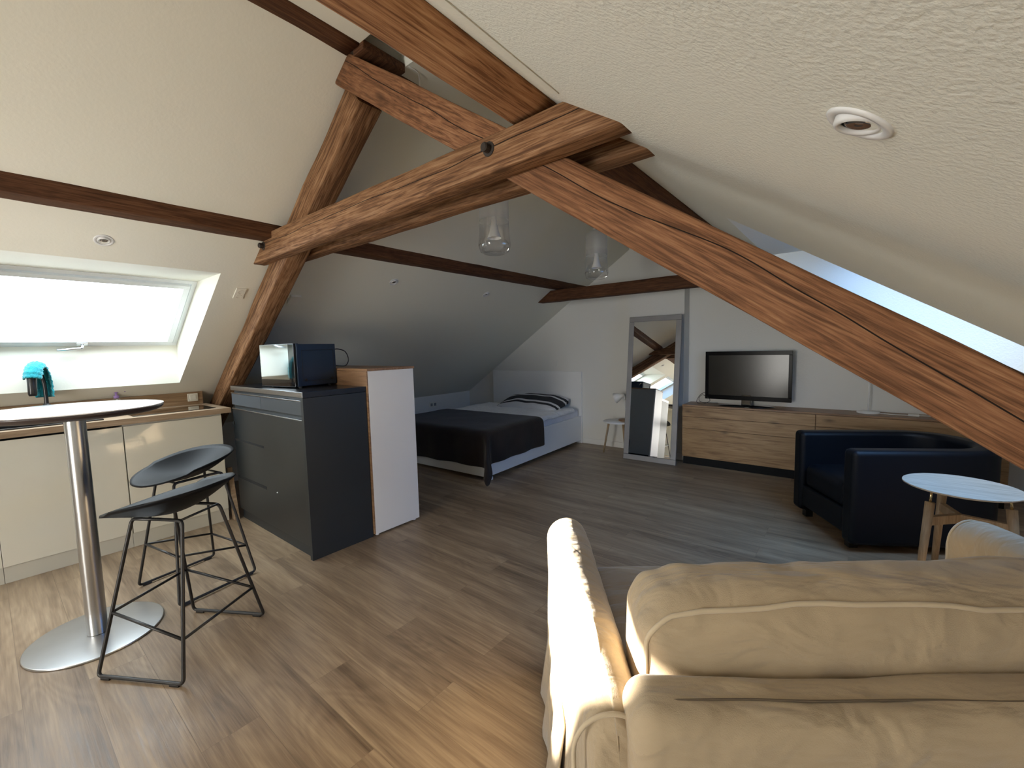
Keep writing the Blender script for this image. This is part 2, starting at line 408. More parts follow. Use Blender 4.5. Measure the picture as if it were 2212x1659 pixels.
def skylight(k, W, z, sgn, panemat, handle=False):
    y0, y1, xt, xb = W; off = .315
    xt2 = xt + sgn * (off) / LS       # where the head meets the sash plane
    za, zb = z(xt), z(xb) + off
    L = math.hypot(xt2 - xb, za - zb); ang = math.atan2(zb - za, xb - xt2)
    root = bpy.data.objects.new('window_%d' % k, None); COL.objects.link(root); struct(root)
    root.location = (xt2, y0, za)
    d = V((xb - xt2, 0, zb - za)).normalized(); n = V((-d.z, 0, d.x));
    if n.z < 0: n = -n
    R = Matrix((( d.x, 0, n.x), (0, 1, 0), (d.z, 0, n.z)))
    root.rotation_euler = R.to_euler() if R.determinant() > 0 else (0, 0, 0)
    fl = R.determinant() < 0
    if fl: d2 = d; R = Matrix(((d.x, 0, n.x), (0, -1, 0), (d.z, 0, n.z))); root.rotation_euler = R.to_euler()
    wy = y1 - y0; S = -1 if fl else 1
    def b2(nm, a0, a1, b0, b1, c0, c1, mat, bev=.003, par=root):
        lo, hi = sorted((S * b0, S * b1)); return bx(nm, a0, a1, lo, hi, c0, c1, mat, par, bev)
    for (nm, i, c0, c1, mt) in (('frame', 0, -.005, .06, 'sash'), ('sash', 1, -.02, .045, 'sash')):
        q = .032 if i == 0 else .075; s = 0 if i == 0 else .038
        bm = B()
        for (a0, a1, b0, b1) in ((s, q, s, wy - s), (L - q, L - s, s, wy - s), (q, L - q, s, q), (q, L - q, wy - q, wy - s)):
            lo, hi = sorted((S * b0, S * b1)); box(bm, a0, a1, lo, hi, c0, c1)
        obj(nm, bm, mt, root, bev=.003)
    b2('pane', .07, L - .07, .07, wy - .07, .018, .024, panemat, 0)
    if handle:
        hb = B(); yh = .70
        tube(hb, fillet([(L - .055, S * yh, -.018), (L - .055, S * yh, -.06), (L - .035, S * (yh - .13), -.06)], .02), .009, 8)
        obj('handle', hb, 'alu', root, smooth=True)
        bm = B(); lo, hi = sorted((S * (yh - .03), S * (yh + .03))); box(bm, L - .07, L - .04, lo, hi, -.028, -.018); obj('handle_plate', bm, 'alu', root, bev=.003)
    return root
skylight(1, W1, zl, -1, 'daylight', True)
skylight(2, W2, zr, 1, 'pane')
skylight(3, W3, zl, -1, 'pane')
skylight(4, W4, zr, 1, 'pane')
# unseen glowing pane with door frame, added behind the camera to fill the room
root = bpy.data.objects.new('window_5', None); COL.objects.link(root); struct(root)
bm = B()
for a in ((-2.02, -.92, .02, .09), (-2.02, -.92, 2.0, 2.07), (-2.02, -1.95, .09, 2.0), (-.99, -.92, .09, 2.0)): box(bm, a[0], a[1], Y0 - .001, Y0 + .05, a[2], a[3])
obj('frame', bm, 'sash', root)
bx('pane', -1.95, -.99, Y0 + .004, Y0 + .012, .09, 2.0, 'fill_glow', root)
# chimney breast
bm = B(); zc = 3.0
prism(bm, [(-2.20, 0), (-2.20, zl(-2.20) + .05), (XR, ZR + .08), (-1.54, zr(-1.54) + .05), (-1.54, 0)], 5.06, Y1 + .02)
struct(obj('wall_chimney', bm, 'gable'))
# baseboards
def base(nm, *a): struct(bx(nm, *a, 'trim', bev=.004))
base('baseboard_back', -2.96, -2.20, Y1 - .014, Y1, 0, .075)
base('baseboard_chimney', -2.20, -1.526, 5.046, 5.06, 0, .075)
base('baseboard_chimney', -1.54, -1.526, 5.06, Y1, 0, .075)
base('baseboard_left', XL, XL + .014, 1.3, Y1, 0, .075)
base('baseboard_right', XK - .014, XK, Y0, Y1, 0, .075)
# plaster reveal strip beside the right purlin
bm = B(); prism(bm, [(-.735, zr(-.735) + .02), (-.735, zr(-.735) - .012), (-.70, zr(-.70) - .004), (-.70, zr(-.70) + .02)], Y0, 1.12); struct(obj('trim_1', bm, 'wall'))

for nm_, xx_, ya_, yb_ in (('trim_2', -1.843, Y0, 1.222), ('trim_3', -1.888, 1.462, Y1)):
    bm = B(); prism(bm, [(xx_, 2.774), (-1.735, 2.774), (-1.80, 2.83), (xx_, 2.85)], ya_, yb_); struct(obj(nm_, bm, 'wall'))
# ------------------------------------------------------------------ timbers
def beam(name, A, Bq, mat, label, seed=0, wane=.012, N=40, rnd=.012, curve=None, ycurve=None, cat='beam', group=None):
    """A, Bq: 4 section corners (world) at both ends, same winding."""
    A = [V(p) for p in A]; Bq = [V(p) for p in Bq]
    ca = sum(A, V()) / 4; cb = sum(Bq, V()) / 4
    ax = (cb - ca).normalized(); zz = ((A[2] + A[3]) - (A[0] + A[1])); zz = (zz - ax * zz.dot(ax)).normalized(); yy = zz.cross(ax)
    R = Matrix((ax, yy, zz)).transposed().to_4x4(); MW = Matrix.Translation((ca + cb) / 2) @ R; inv = MW.inverted()
    bm = B(); rings = []
    for k in range(N + 1):
        t = k / N
        q = [inv @ (A[i].lerp(Bq[i], t)) for i in range(4)]
        ring = []
        for i in range(4):
            p, pr, nx = q[i], q[i - 1], q[(i + 1) % 4]
            w = wane * (.5 + max(0, noise.noise(V((p.x * 1.7 + seed * 9, i * 5.1, seed)))) * 2.2) + rnd * .4
            d1 = (pr - p).normalized() * w; d2 = (nx - p).normalized() * w
            for s in (0, .5, 1):
                c = p + d1 * (1 - s) ** 2 + d2 * s ** 2
                if s == .5: c = p + (d1 + d2) * .27
                c += V((0, noise.noise(V((c.x * 3, i + seed, 0))) * .004, noise.noise(V((c.x * 3, i + seed, 7))) * .004))
                if curve: c.z += curve(t)
                if ycurve: c.y += ycurve(t)
                ring.append(bm.verts.new(c))
        rings.append(ring)
    for a, b in zip(rings, rings[1:]):
        for i in range(12): bm.faces.new((a[i], a[(i + 1) % 12], b[(i + 1) % 12], b[i]))
    bm.faces.new(rings[0][::-1]); bm.faces.new(rings[-1])
    o = obj(name, bm, mat); o.matrix_world = MW
    for p in o.data.polygons: p.use_smooth = len(p.vertices) == 4
    return tag(o, label, cat, group)
# section order: bottom-front, bottom-back, top-back, top-front  (front = small y)
def xbeam(name, x0b, x0t, x1b, x1t, ya, yb, z0, z1, mat, label, zb0=None, **k):
    zb0 = z0 if zb0 is None else zb0
    return beam(name, [(x0b, ya, zb0), (x0b, yb, zb0), (x0t, yb, z1), (x0t, ya, z1)], [(x1b, ya, z0), (x1b, yb, z0), (x1t, yb, z1), (x1t, ya, z1)], mat, label, **k)
XA = lambda z: (z - LC) / LS
XBr = lambda z: (1.64 - z) / LS
c1 = xbeam('collar_tie', XA(1.955), XA(2.11), XBr(1.985), XBr(2.12), 1.208, 1.293, 1.988, 2.118, M['beam_a'],
      'tan timber collar tie crossing nearest the camera, with two iron bolt heads', zb0=1.955, seed=1, wane=.010, group=None)
c2 = xbeam('collar_tie', XA(2.0), XA(2.12), XBr(1.985), XBr(2.11), 1.432, 1.512, 1.995, 2.12, M['beam_a'],
      'twin timber collar tie directly behind the bolted one, mostly hidden by it', seed=2, wane=.008)
for x, z in ((-3.0, 2.045), (-1.055, 2.065)):
    bm = B(); lathe(bm, [(.026, 0), (.026, .006), (.016, .007), (.016, .03), (.012, .034)], 14)
    for v in bm.verts: v.co = V((v.co.x, -v.co.z, v.co.y))
    box(bm, -.035, -.008, -.008, 0, .0, .022)
    o = obj('bolt', bm, 'iron'); o.parent = c1; o.matrix_parent_inverse = c1.matrix_world.inverted(); o.location = (x, 1.212, z)
# right strut (continues to apex)
YS = -1
def rpt(x, below, y): return (x, y, zr(x) - below)
xa, xb = -2.02, XK - .02
beam('rafter_strut', [(-2.075, 1.30, 2.685 - .0), (-2.075, 1.43, 2.685 - .0), (-1.935, 1.43, 2.775), (-1.935, 1.30, 2.775)],
     [rpt(1.16, .385, 1.30), rpt(1.16, .385, 1.43), rpt(1.46, .205, 1.43), rpt(1.46, .205, 1.30)], M['beam_b'],
     'long reddish timber strut with a black crack running down to the right', seed=4, wane=.008, N=70, ycurve=lambda t: YS * .078 * max(0, 1 - t / .32))
beam('rafter_strut', [(-5.0, 1.335, zl(-5.0) - .22), (-5.0, 1.455, zl(-5.0) - .22), (-5.0, 1.455, zl(-5.0) - .02), (-5.0, 1.335, zl(-5.0) - .02)],
     [(-1.92, 1.255, zl(-1.92) - .225), (-1.92, 1.385, zl(-1.92) - .225), (-2.02, 1.385, zl(-2.02) - .03), (-2.02, 1.258, zl(-2.02) - .03)], M['beam_a'],
     'tan timber strut rising from the worktop end up the left slope', seed=5, wane=.010, N=50)
# ridge beam, purlins (run in y)
def ybeam(name, prof, y0, y1, mat, label, **k):
    return beam(name, [(x, y0, z) for x, z in prof], [(x, y1, z) for x, z in prof], mat, label, N=60, **k)
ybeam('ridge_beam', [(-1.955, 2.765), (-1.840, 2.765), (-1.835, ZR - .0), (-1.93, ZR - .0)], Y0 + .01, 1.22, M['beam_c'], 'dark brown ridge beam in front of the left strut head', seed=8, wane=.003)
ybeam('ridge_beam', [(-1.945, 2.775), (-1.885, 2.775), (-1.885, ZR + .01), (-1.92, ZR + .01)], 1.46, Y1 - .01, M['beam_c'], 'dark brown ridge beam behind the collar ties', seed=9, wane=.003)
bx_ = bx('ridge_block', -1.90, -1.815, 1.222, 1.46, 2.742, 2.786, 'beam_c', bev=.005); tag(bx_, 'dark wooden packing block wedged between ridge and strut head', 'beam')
ybeam('purlin', [(-.965, 2.128), (-.852, 2.128), (-.80, zr(-.80) + .0), (-.965, zr(-.965) + .01)], Y0 + .01, 1.285, M['beam_o'], 'thick orange-brown purlin on the right slope ending on the bolted collar tie', seed=10, wane=.006)
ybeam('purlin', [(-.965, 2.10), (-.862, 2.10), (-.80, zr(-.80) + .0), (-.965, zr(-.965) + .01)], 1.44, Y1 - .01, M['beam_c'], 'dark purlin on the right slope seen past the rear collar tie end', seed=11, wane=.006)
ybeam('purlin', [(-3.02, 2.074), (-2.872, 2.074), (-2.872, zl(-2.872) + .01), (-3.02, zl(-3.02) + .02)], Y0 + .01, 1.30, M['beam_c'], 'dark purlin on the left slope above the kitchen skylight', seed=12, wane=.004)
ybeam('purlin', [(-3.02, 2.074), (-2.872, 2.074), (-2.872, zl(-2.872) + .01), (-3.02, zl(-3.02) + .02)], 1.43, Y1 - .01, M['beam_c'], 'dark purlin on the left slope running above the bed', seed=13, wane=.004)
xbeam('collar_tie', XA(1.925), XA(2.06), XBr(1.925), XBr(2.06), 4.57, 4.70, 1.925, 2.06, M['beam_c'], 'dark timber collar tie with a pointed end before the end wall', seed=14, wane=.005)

# ------------------------------------------------------------------ spots, switches
def on_slope(o, p, left=True):
    n = V((LS, 0, -1)).normalized() if left else V((-LS, 0, -1)).normalized()
    t = V((0, 1, 0)); b = t.cross(n)
    R = Matrix((t, b, n)).transposed().to_4x4() if t.cross(b).dot(n) > 0 else Matrix((b, t, n)).transposed().to_4x4()
    if R.determinant() < 0: R = Matrix((-b, t, n)).transposed().to_4x4()
    o.matrix_world = Matrix.Translation(p) @ R
def spot(x, y, left, label, r=.041, tilt=.25):
    z = (zl(x) if left else zr(x))
    t = thing('recessed_spotlight', label, 'light', group='recessed ceiling spots'); on_slope(t, (x, y, z), left)
    bm = B(); lathe(bm, [(r, -.002), (r, .002), (r * .93, .0042), (r * .72, .003), (r * .70, -.004)], 40, cap0=False, cap1=False); obj('rim', bm, 'spotwhite', t, smooth=True)
    bm = B(); lathe(bm, [(r * .70, -.006), (r * .68, .004), (r * .60, .007), (r * .50, .005), (r * .48, .001)], 36, cap0=False, cap1=False)
    g = obj('gimbal', bm, 'spotwhite', t, smooth=True); g.rotation_euler = (0, tilt, 0)
    bm = B(); lathe(bm, [(r * .49, .0), (r * .3, .004), (r * .12, .002)], 30); l = obj('lens', bm, 'spotglass', t, smooth=True); l.rotation_euler = (0, tilt, 0)
    return t
spot(-.007, .738, False, 'large white tilting ceiling spotlight close to the camera on the right slope', .0415, -.25)
spot(-3.148, .47, True, 'small round ceiling spotlight above the kitchen skylight', .041)
spot(-3.182, 2.335, True, 'small round ceiling spotlight on the shaded slope above the microwave', .041)
spot(-3.194, 3.548, True, 'farthest small round ceiling spotlight above the bed', .041)
t = thing('wall_socket', 'cream double socket plate on the left slope beside the timber strut', 'socket'); on_slope(t, (-3.433, 1.20, zl(-3.433)), True)
bx('plate', -.055, .055, -.032, .032, -.001, .009, 'switch', t, .003);
for q in (-.022, .026): bm = B(); lathe(bm, [(.019, 0), (.019, .011), (.016, .011), (.016, .008)], 24, (q, 0, 0)); obj('socket_insert', bm, 'switch', t)
t = thing('junction_box', 'small white box on the slope peeking out behind the timber strut', 'box'); on_slope(t, (-3.45, 1.585, zl(-3.45)), True)
bx('cover', -.05, .05, -.04, .04, -.001, .02, 'switch', t, .004); bx('cable_stub', -.006, .006, -.09, -.038, 0, .008, 'switch', t, .002)
t = thing('wall_switch', 'small white switch above the headboard on the end wall', 'switch', (-3.425, Y1, 1.115))
bx('plate', -.04, .04, -.009, .001, -.04, .04, 'gable', t, .002); bx('rocker', -.026, .026, -.014, -.008, -.026, .026, 'gable', t, .002)
t = thing('wall_socket', 'white double socket on the low wall left of the bed', 'socket', (XL, 4.42, .50))
bx('plate', -.001, .01, -.075, .075, -.04, .04, 'switch', t, .002)
for dy in (-.036, .036): bx('socket_insert', .009, .0115, dy - .022, dy + .022, -.022, .022, 'silver', t)
t = thing('cable_end', 'short white cable end poking out beside the ridge block', 'cable')
bm = B(); tube(bm, smoothcurve([(-1.80, 1.47, 2.772), (-1.80, 1.53, 2.765), (-1.84, 1.57, 2.735)]), .004); obj('cable', bm, 'cordwhite', t, smooth=True)

# ------------------------------------------------------------------ kitchen run
KX = -3.966
t = thing('kitchen_cabinet', 'cream high-gloss kitchen base unit at the right end of the counter', 'cabinet', group=None)
bx('body', -4.56, KX - .02, .592, 1.19, .10, .885, 'plinth', t)
bx('door', KX - .019, KX, .595, 1.187, .105, .872, 'whitegloss', t, .0015)
bx('plinth', -4.5, KX - .03 + .012, .592, 1.19, 0, .10, 'plinth', t)
t = thing('kitchen_cabinet', 'cream high-gloss kitchen base unit behind the bar table column', 'cabinet')
bx('body', -4.56, KX - .02, -.005, .590, .10, .755, 'plinth', t)
bx('door', KX - .019, KX, -.005, .589, .105, .872, 'whitegloss', t, .0015)
bx('plinth', -4.5, KX - .03 + .012, -.005, .590, 0, .10, 'plinth', t)
t = thing('kitchen_cabinet', 'cream high-gloss kitchen base unit at the left frame edge', 'cabinet')
bx('body', -4.56, KX - .02, -1.4, -.007, .10, .755, 'plinth', t)
bx('door', KX - .019, KX, -1.4, -.007, .105, .872, 'whitegloss', t, .0015)
bx('plinth', -4.5, KX - .03 + .012, -1.4, -.007, 0, .10, 'plinth', t)
# worktop with cut for sink
w = thing('worktop', 'long oak laminate kitchen worktop with light front edge', 'worktop')
bm = B()
for a in ((-4.57, KX + .012, .50, 1.255), (-4.57, KX + .012, -1.4, -.35), (-4.57, -4.36, -.35, .50), (-4.045, KX + .012, -.35, .50)):
    box(bm, a[0], a[1], a[2], a[3], .886, .926)
obj('slab', bm, 'worktop', w)
t = thing('splashback', 'oak laminate splashback panel standing along the worktop', 'panel')
bx('board', -4.585, -4.565, -1.4, 1.236, .926, 1.035, 'splash', t, .001)
t = thing('light_switch', 'white square switch on the oak splashback', 'switch', (-4.565, 1.16, .988))
bx('plate', -.001, .010, -.038, .038, -.034, .034, 'switch', t, .003); bx('rocker', .009, .016, -.024, .024, -.022, .022, 'switch', t, .003)
t = thing('hob', 'black glass ceramic hob set into the right of the worktop', 'hob')
bx('glass_plate', -4.40, -4.035, .66, 1.175, .9262, .931, 'glossblack', t, .0015)
t = thing('sink', 'black kitchen sink with drainer set in the worktop', 'sink')
bm = B(); 
for a in ((-4.365, -4.03, -.36, -.335), (-4.365, -4.03, .485, .51), (-4.365, -4.345, -.335, .485), (-4.055, -4.03, -.335, .485)): box(bm, *a, .9262, .935)
obj('rim', bm, 'black', t, bev=.002)
bm = B(); box(bm, -4.345, -4.055, -.335, .485, .76, .77); box(bm, -4.345, -4.34, -.335, .485, .77, .93); box(bm, -4.06, -4.055, -.335, .485, .77, .93); box(bm, -4.34, -4.06, -.335, -.33, .77, .93); box(bm, -4.34, -4.06, .48, .485, .77, .93)
obj('basin', bm, 'black', t)
t = thing('cutting_mat', 'thin dark rectangular mat lying behind sink and hob', 'mat')
bx('mat', -4.54, -4.44, .52, .74, .9262, .932, 'black', t, .002)
FX = (-4.395, .275, .926)
t = thing('kitchen_faucet', 'black kitchen faucet with a curved spout', 'faucet', FX)
bm = B(); lathe(bm, [(.026, 0), (.026, .012), (.020, .02), (.020, .11), (.016, .12)], 24); obj('body', bm, 'black', t, smooth=True)
FC = [(0, 0, .11), (0, 0, .24), (.012, -.010, .325), (.055, -.030, .372), (.105, -.052, .345), (.125, -.062, .29)]
bm = B(); tube(bm, smoothcurve(FC, 8), .011, 12); obj('spout', bm, 'black', t, smooth=True)
bm = B(); tube(bm, [(.118, -.058, .345), (.124, -.062, .30), (.130, -.066, .20), (.131, -.066, .185)], [.016, .024, .022, .018], 16); obj('spray_head', bm, 'black', t, smooth=True)
bm = B(); tube(bm, [(.01, -.018, .08), (.02, -.07, .10)], .006, 8); obj('lever', bm, 'black', t, smooth=True)
# cloth laid over the back of the bend
bm = B(); ctr = smoothcurve([(-.003, .002, .165), (-.004, .002, .25), (.008, -.008, .335), (.055, -.030, .388), (.108, -.052, .362), (.135, -.064, .30)], 7); rows = []
side = V((.42, .9, 0)).normalized()
for k, p in enumerate(ctr):
    tdir = (ctr[min(k + 1, len(ctr) - 1)] - ctr[max(k - 1, 0)]).normalized(); up = side.cross(tdir); up = -up if up.dot(p - V((.07, -.03, .2))) < 0 else up
    tt = k / (len(ctr) - 1); row = []
    for j in range(15):
        q = -1 + j / 7; wd_ = .046 + .012 * (1 - tt)
        a = q * 1.9; rr = .021 + .004 * math.sin(j * 2.4 + k * .6) + .003 * math.sin(k * 2.3)
        row.append(bm.verts.new(p + up * (math.cos(a) * rr - .020 * max(0, abs(q) - .5)) + side * (math.sin(max(-PI / 2, min(PI / 2, a))) * rr + q * .020)))
    rows.append(row)
for a, b in zip(rows, rows[1:]):
    for j in range(14): bm.faces.new((a[j], a[j + 1], b[j + 1], b[j]))
cl = obj('dish_cloth', bm, 'teal', smooth=True, loc=FX); md = cl.modifiers.new('s', 'SOLIDIFY'); md.thickness = .005; md.offset = 1
tag(cl, 'teal knitted dish cloth draped over the black faucet spout', 'cloth')
t = thing('soap_dispenser', 'small clear soap dispenser with lilac pump head by the splashback', 'bottle', (-4.515, .655, .926))
bm = B(); lathe(bm, [(.026, 0), (.03, .01), (.03, .085), (.022, .105), (.014, .112)], 24); obj('bottle', bm, 'clear', t, smooth=True)
bm = B(); lathe(bm, [(.017, .108), (.017, .13), (.007, .132), (.007, .15), (.016, .152), (.018, .17), (.012, .175)], 20); tube(bm, [(0, 0, .165), (.01, .035, .168), (.014, .055, .16)], .006, 8); obj('pump', bm, 'lilac', t, smooth=True)
t = thing('foot_post', 'narrow wooden post standing between kitchen run and dark cabinet', 'post')
bm = B(); prism(bm, [(-3.99, 0), (-3.93, 0), (-4.02, .42), (-4.05, .42)], 1.215, 1.25); obj('post', bm, 'worktop', t)

# ------------------------------------------------------------------ dark kitchen block
t = thing('tall_cabinet', 'anthracite kitchen cabinet block with drawers under the microwave', 'cabinet')
x0, x1, y0, y1 = -3.945, -2.716, 1.263, 1.71
bx('carcass', x0, x1 - .034, y0 + .022, y1, .0, 1.065, 'dark_side', t, .001)
bm = B(); box(bm, x0, x1, y0 - .0, y1 + .005, 1.068, 1.105); obj('top_board', bm, 'black', t, bev=.0015)
bx('front_strip', x0, x1 - .003, y0 - .003, y0, 1.070, 1.103, 'alu', t, .0008)
bx('front_strip', x0, x1 - .03, y0 - .004, y0 + .02, 1.043, 1.05, 'alu', t, .001)
bx('front_strip', x0, x1 - .03, y0 - .004, y0 + .02, .918, .925, 'alu', t, .001)
for a, b in ((x0 + .003, -3.378), (-3.374, x1 - .034)):
    d = bx('drawer', a, b, y0, y0 + .02, .952, 1.040, 'drawer', t, .0015)
bx('drawer', x0 + .003, x1 - .034, y0, y0 + .02, .09, .916, 'dark', t, .002)
for za, zb in ((.662, .678), (.350, .372)): bx('grip_slot', x0 + .02, -3.375, y0 - .0008, y0 + .002, za, zb, 'hole', t)
bx('side_panel', x1 - .032, x1, y0 - .002, y1, 0, 1.066, 'dark_side', t, .001)
bx('plinth', x0 + .04, x1 - .033, y0 + .03, y0 + .045, 0, .09, 'dark_side', t)
bm = B(); lathe(bm, [(.005, 0), (.005, .004), (.003, .006)], 12)
for v in bm.verts: v.co = V((v.co.x, -v.co.z, v.co.y))
obj('lock_pin', bm, 'white', t, loc=(-3.19, y0 - .0005, .365))
bx('outlet_cover', x0 + .005, x0 + .03, y0 - .006, y0 - .0005, .79, .815, 'hole', t)

# white shelf unit next to it
t = thing('side_shelf', 'tall shelf unit with white end panel and oak top beside the dark cabinet', 'shelf')
sx1 = -2.70
bx('end_panel', sx1 - .018, sx1, 1.722, 2.122, .015, 1.212, 'white', t, .001)
bx('top_board', -3.75, sx1 + .002, 1.716, 2.132, 1.213, 1.230, 'oakshelf', t, .001)
bx('back_panel', -3.75, sx1 - .019, 1.714, 1.724, .03, 1.212, 'oakshelf', t)
bx('rear_panel', -3.734, sx1 - .019, 2.100, 2.118, .03, 1.212, 'panelgrey', t)
bx('edge_strip', sx1 - .018, sx1 - .001, 1.713, 1.7215, .02, 1.212, 'oakshelf', t)
bx('far_panel', -3.75, -3.735, 1.725, 2.122, .03, 1.212, 'white', t)
for y in (1.75, 2.09):
    for x in (sx1 - .03, -3.72):
        bm = B(); lathe(bm, [(.014, 0), (.014, .028)], 14); obj('foot', bm, 'white', t, loc=(x, y, 0))

# microwave
t = thing('microwave', 'blue-black microwave with a mirrored door on the dark cabinet', 'microwave', (-3.055, 1.385, 1.105), math.radians(8)); t.scale = (.95, .85, 1)
bx('housing', -.44, 0, .03, .385, .012, .312, 'mwbody', t, .004)
bx('front_frame', -.445, .004, .012, .032, .01, .316, 'mwbody', t, .003)
dr = bx('door', -.446, -.004, -.008, .012, .010, .316, 'glossblack', t, .003)
bx('door_window', -.442, -.07, -.0095, -.0078, .062, .312, 'mwdoor', t)
bm = B(); 
tube(bm, [(.0008, .06, .268), (.0008, .36, .268)], .0016, 6); tube(bm, [(.0008, .06, .048), (.0008, .36, .048)], .0016, 6)
tube(bm, [(.0008, .06, .268), (.0008, .06, .048)], .0016, 6); tube(bm, [(.0008, .36, .268), (.0008, .36, .048)], .0016, 6)
obj('side_seam', bm, 'black', t)
for y in (.085, .335):
    bm = B(); lathe(bm, [(.011, 0), (.011, .006), (.007, .008)], 14)
    for v in bm.verts: v.co = V((v.co.z, v.co.x, v.co.y))
    obj('screw', bm, 'black', t, loc=(0, y, .055))
for y in (.06, .34):
    for x in (-.40, -.04):
        bm = B(); lathe(bm, [(.014, 0), (.014, .014)], 12); obj('foot', bm, 'black', t, loc=(x, y, 0))
bm = B(); tube(bm, smoothcurve([(-.02, .385, .27), (-.015, .43, .272), (-.01, .50, .25), (-.01, .53, .19), (-.01, .50, .145), (-.02, .44, .142), (-.05, .385, .15)], 8), .0042, 8); obj('power_cable', bm, 'black', t, smooth=True)

# ------------------------------------------------------------------ bar table
t = thing('bar_table', 'round white-topped bar table on a steel column', 'table', (-2.868, .262, 0))
bm = B(); lathe(bm, [(.001, 0), (.253, 0), (.254, .001), (.254, .007), (.2525, .0095), (.251, .010), (.249, .0102), (.05, .0106), (.001, .0108)], 72, cap0=False, cap1=False); obj('base_plate', bm, 'steel', t, smooth=True)
bm = B(); lathe(bm, [(.0385, .012), (.0385, 1.088)], 48, cap0=False, cap1=False); obj('column', bm, 'steel', t, smooth=True)
bm = B(); lathe(bm, [(.332, 1.1155), (.332, 1.120), (.328, 1.121), (.001, 1.121)], 80, cap1=False); obj('tabletop', bm, 'tabletop', t, smooth=False)
bm = B(); lathe(bm, [(.001, 1.086), (.305, 1.088), (.320, 1.094), (.330, 1.106), (.3325, 1.1150)], 80, cap0=False, cap1=True); obj('table_edge', bm, 'tableedge', t, smooth=True)

# ------------------------------------------------------------------ bar stools
def shell_surface():
    """bucket seat; +x forward, +y left. r(theta) outline, height profile"""
    bm = B(); NT, NR = 48, 14; rings = []
    for k in range(NR + 1):
        s = k / NR; ring = []
        for i in range(NT):
            a = 2 * PI * i / NT; c, sn = math.cos(a), math.sin(a)
            rx = .235 if c > 0 else .215; ry = .235
            e = 2.25; rr = (abs(c / rx) ** e + abs(sn / ry) ** e) ** (-1 / e)
            back = max(0, (1 - c) / 2)                   # 0 front .. 1 back
            rim = .022 + .115 * (back ** 1.25) + .022 * sn * sn
            h = rim * (s ** 2.1) - (.010 if c > .3 else 0) * s ** 6
            x = rr * s * c; y = rr * s * sn
            x -= .035 * back * s ** 3
            ring.append(bm.verts.new((x, y, h)))
        rings.append(ring)
    for a, b in zip(rings[1:], rings[2:]):
        for i in range(NT): bm.faces.new((a[i], a[(i + 1) % NT], b[(i + 1) % NT], b[i]))
    c0 = bm.verts.new((0, 0, 0))
    for v in rings[0]: bm.verts.remove(v)
    r1 = rings[1]
    for i in range(NT): bm.faces.new((c0, r1[i], r1[(i + 1) % NT]))
    return bm
def make_stool(loc, fwd, label):
    t = thing('bar_stool', label, 'stool', loc, fwd, 'black wire-frame bar stools')
    s = obj('seat', shell_surface(), 'stoolshell', t, smooth=True, loc=(.028, 0, .643)); md = s.modifiers.new('s', 'SOLIDIFY'); md.thickness = .009; md.offset = -1
    fx, fy, tx, ty, zt = .205, .232, .125, .098, .645
    for sg in (1, -1):
        bm = B()
        pts = fillet([(-tx * .2, sg * ty, zt + .002), (tx, sg * ty, zt), (fx, sg * fy, .012), (-fx, sg * fy, .012), (-tx, sg * ty, zt), (tx * .0, sg * ty, zt + .002)], .022, 5)
        tube(bm, pts, .0074, 10); obj('sled_frame', bm, 'stoolmetal', t, smooth=True)
        for x in (-.165, .165):
            bx('glide', x - .022, x + .022, sg * fy - .008, sg * fy + .008, 0, .010, 'black', t, .002)
    def gp(sx, sy):
        zg = .262 if sx > 0 else .178; f = (zg - .012) / (zt - .012); return (sx * (fx + (tx - fx) * f), sy * (fy + (ty - fy) * f), zg)
    bm = B()
    for a, b in (((1, 1), (1, -1)), ((1, -1), (-1, -1)), ((-1, -1), (-1, 1)), ((-1, 1), (1, 1))): tube(bm, [gp(*a), gp(*b)], .0062, 8)
    obj('footrest', bm, 'stoolmetal', t, smooth=True)
    for q in (tx - .01, -tx + .01): bm = B(); tube(bm, [(q, ty, zt), (q, -ty, zt)], .0055, 8); obj('seat_bracket', bm, 'stoolmetal', t, smooth=True)
    return t
st1 = make_stool((-2.40, .515, 0), math.atan2(-.205, -.345), 'black bar stool standing nearest the camera, right of the bar table')
st2 = copy_tree(st1); st2.location = (-3.06, .73, 0); st2.rotation_euler = (0, 0, math.atan2(-1, .19)); tag(st2, 'black bar stool standing between the nearer stool and the cream kitchen units')

# ------------------------------------------------------------------ bed
BR = math.radians(2.2)
bed = thing('bed', 'white bed with tall flat headboard under the left slope', 'bed', (-3.76, 5.235, 0), BR)
W = .79
bx('headboard', -W, W, -.045, -.005, 0, 1.005, 'white', bed, .003)
bx('side_rail', W - .03, W - .005, -2.05, -.046, .045, .385, 'white', bed, .003)
bx('side_rail', -W + .005, -W + .03, -2.05, -.046, .045, .385, 'white', bed, .003)
bx('footboard', -W, W, -2.085, -2.052, .03, .385, 'white', bed, .003)
for x in (-W + .03, W - .03):
    bx('leg', x - .025, x + .025, -2.07, -2.02, 0, .032, 'white', bed, .002)
bx('slatted_base', -W + .04, W - .04, -2.04, -.05, .25, .29, 'white', bed)
mt = B(); rbox(mt, 1.50, 1.98, .19, .04, (0, -1.05, .385)); mm = obj('mattress', mt, 'mattress', smooth=True); mm.location = bed.location; mm.rotation_euler = bed.rotation_euler; tag(mm, 'white mattress lying in the white bed frame', 'mattress')
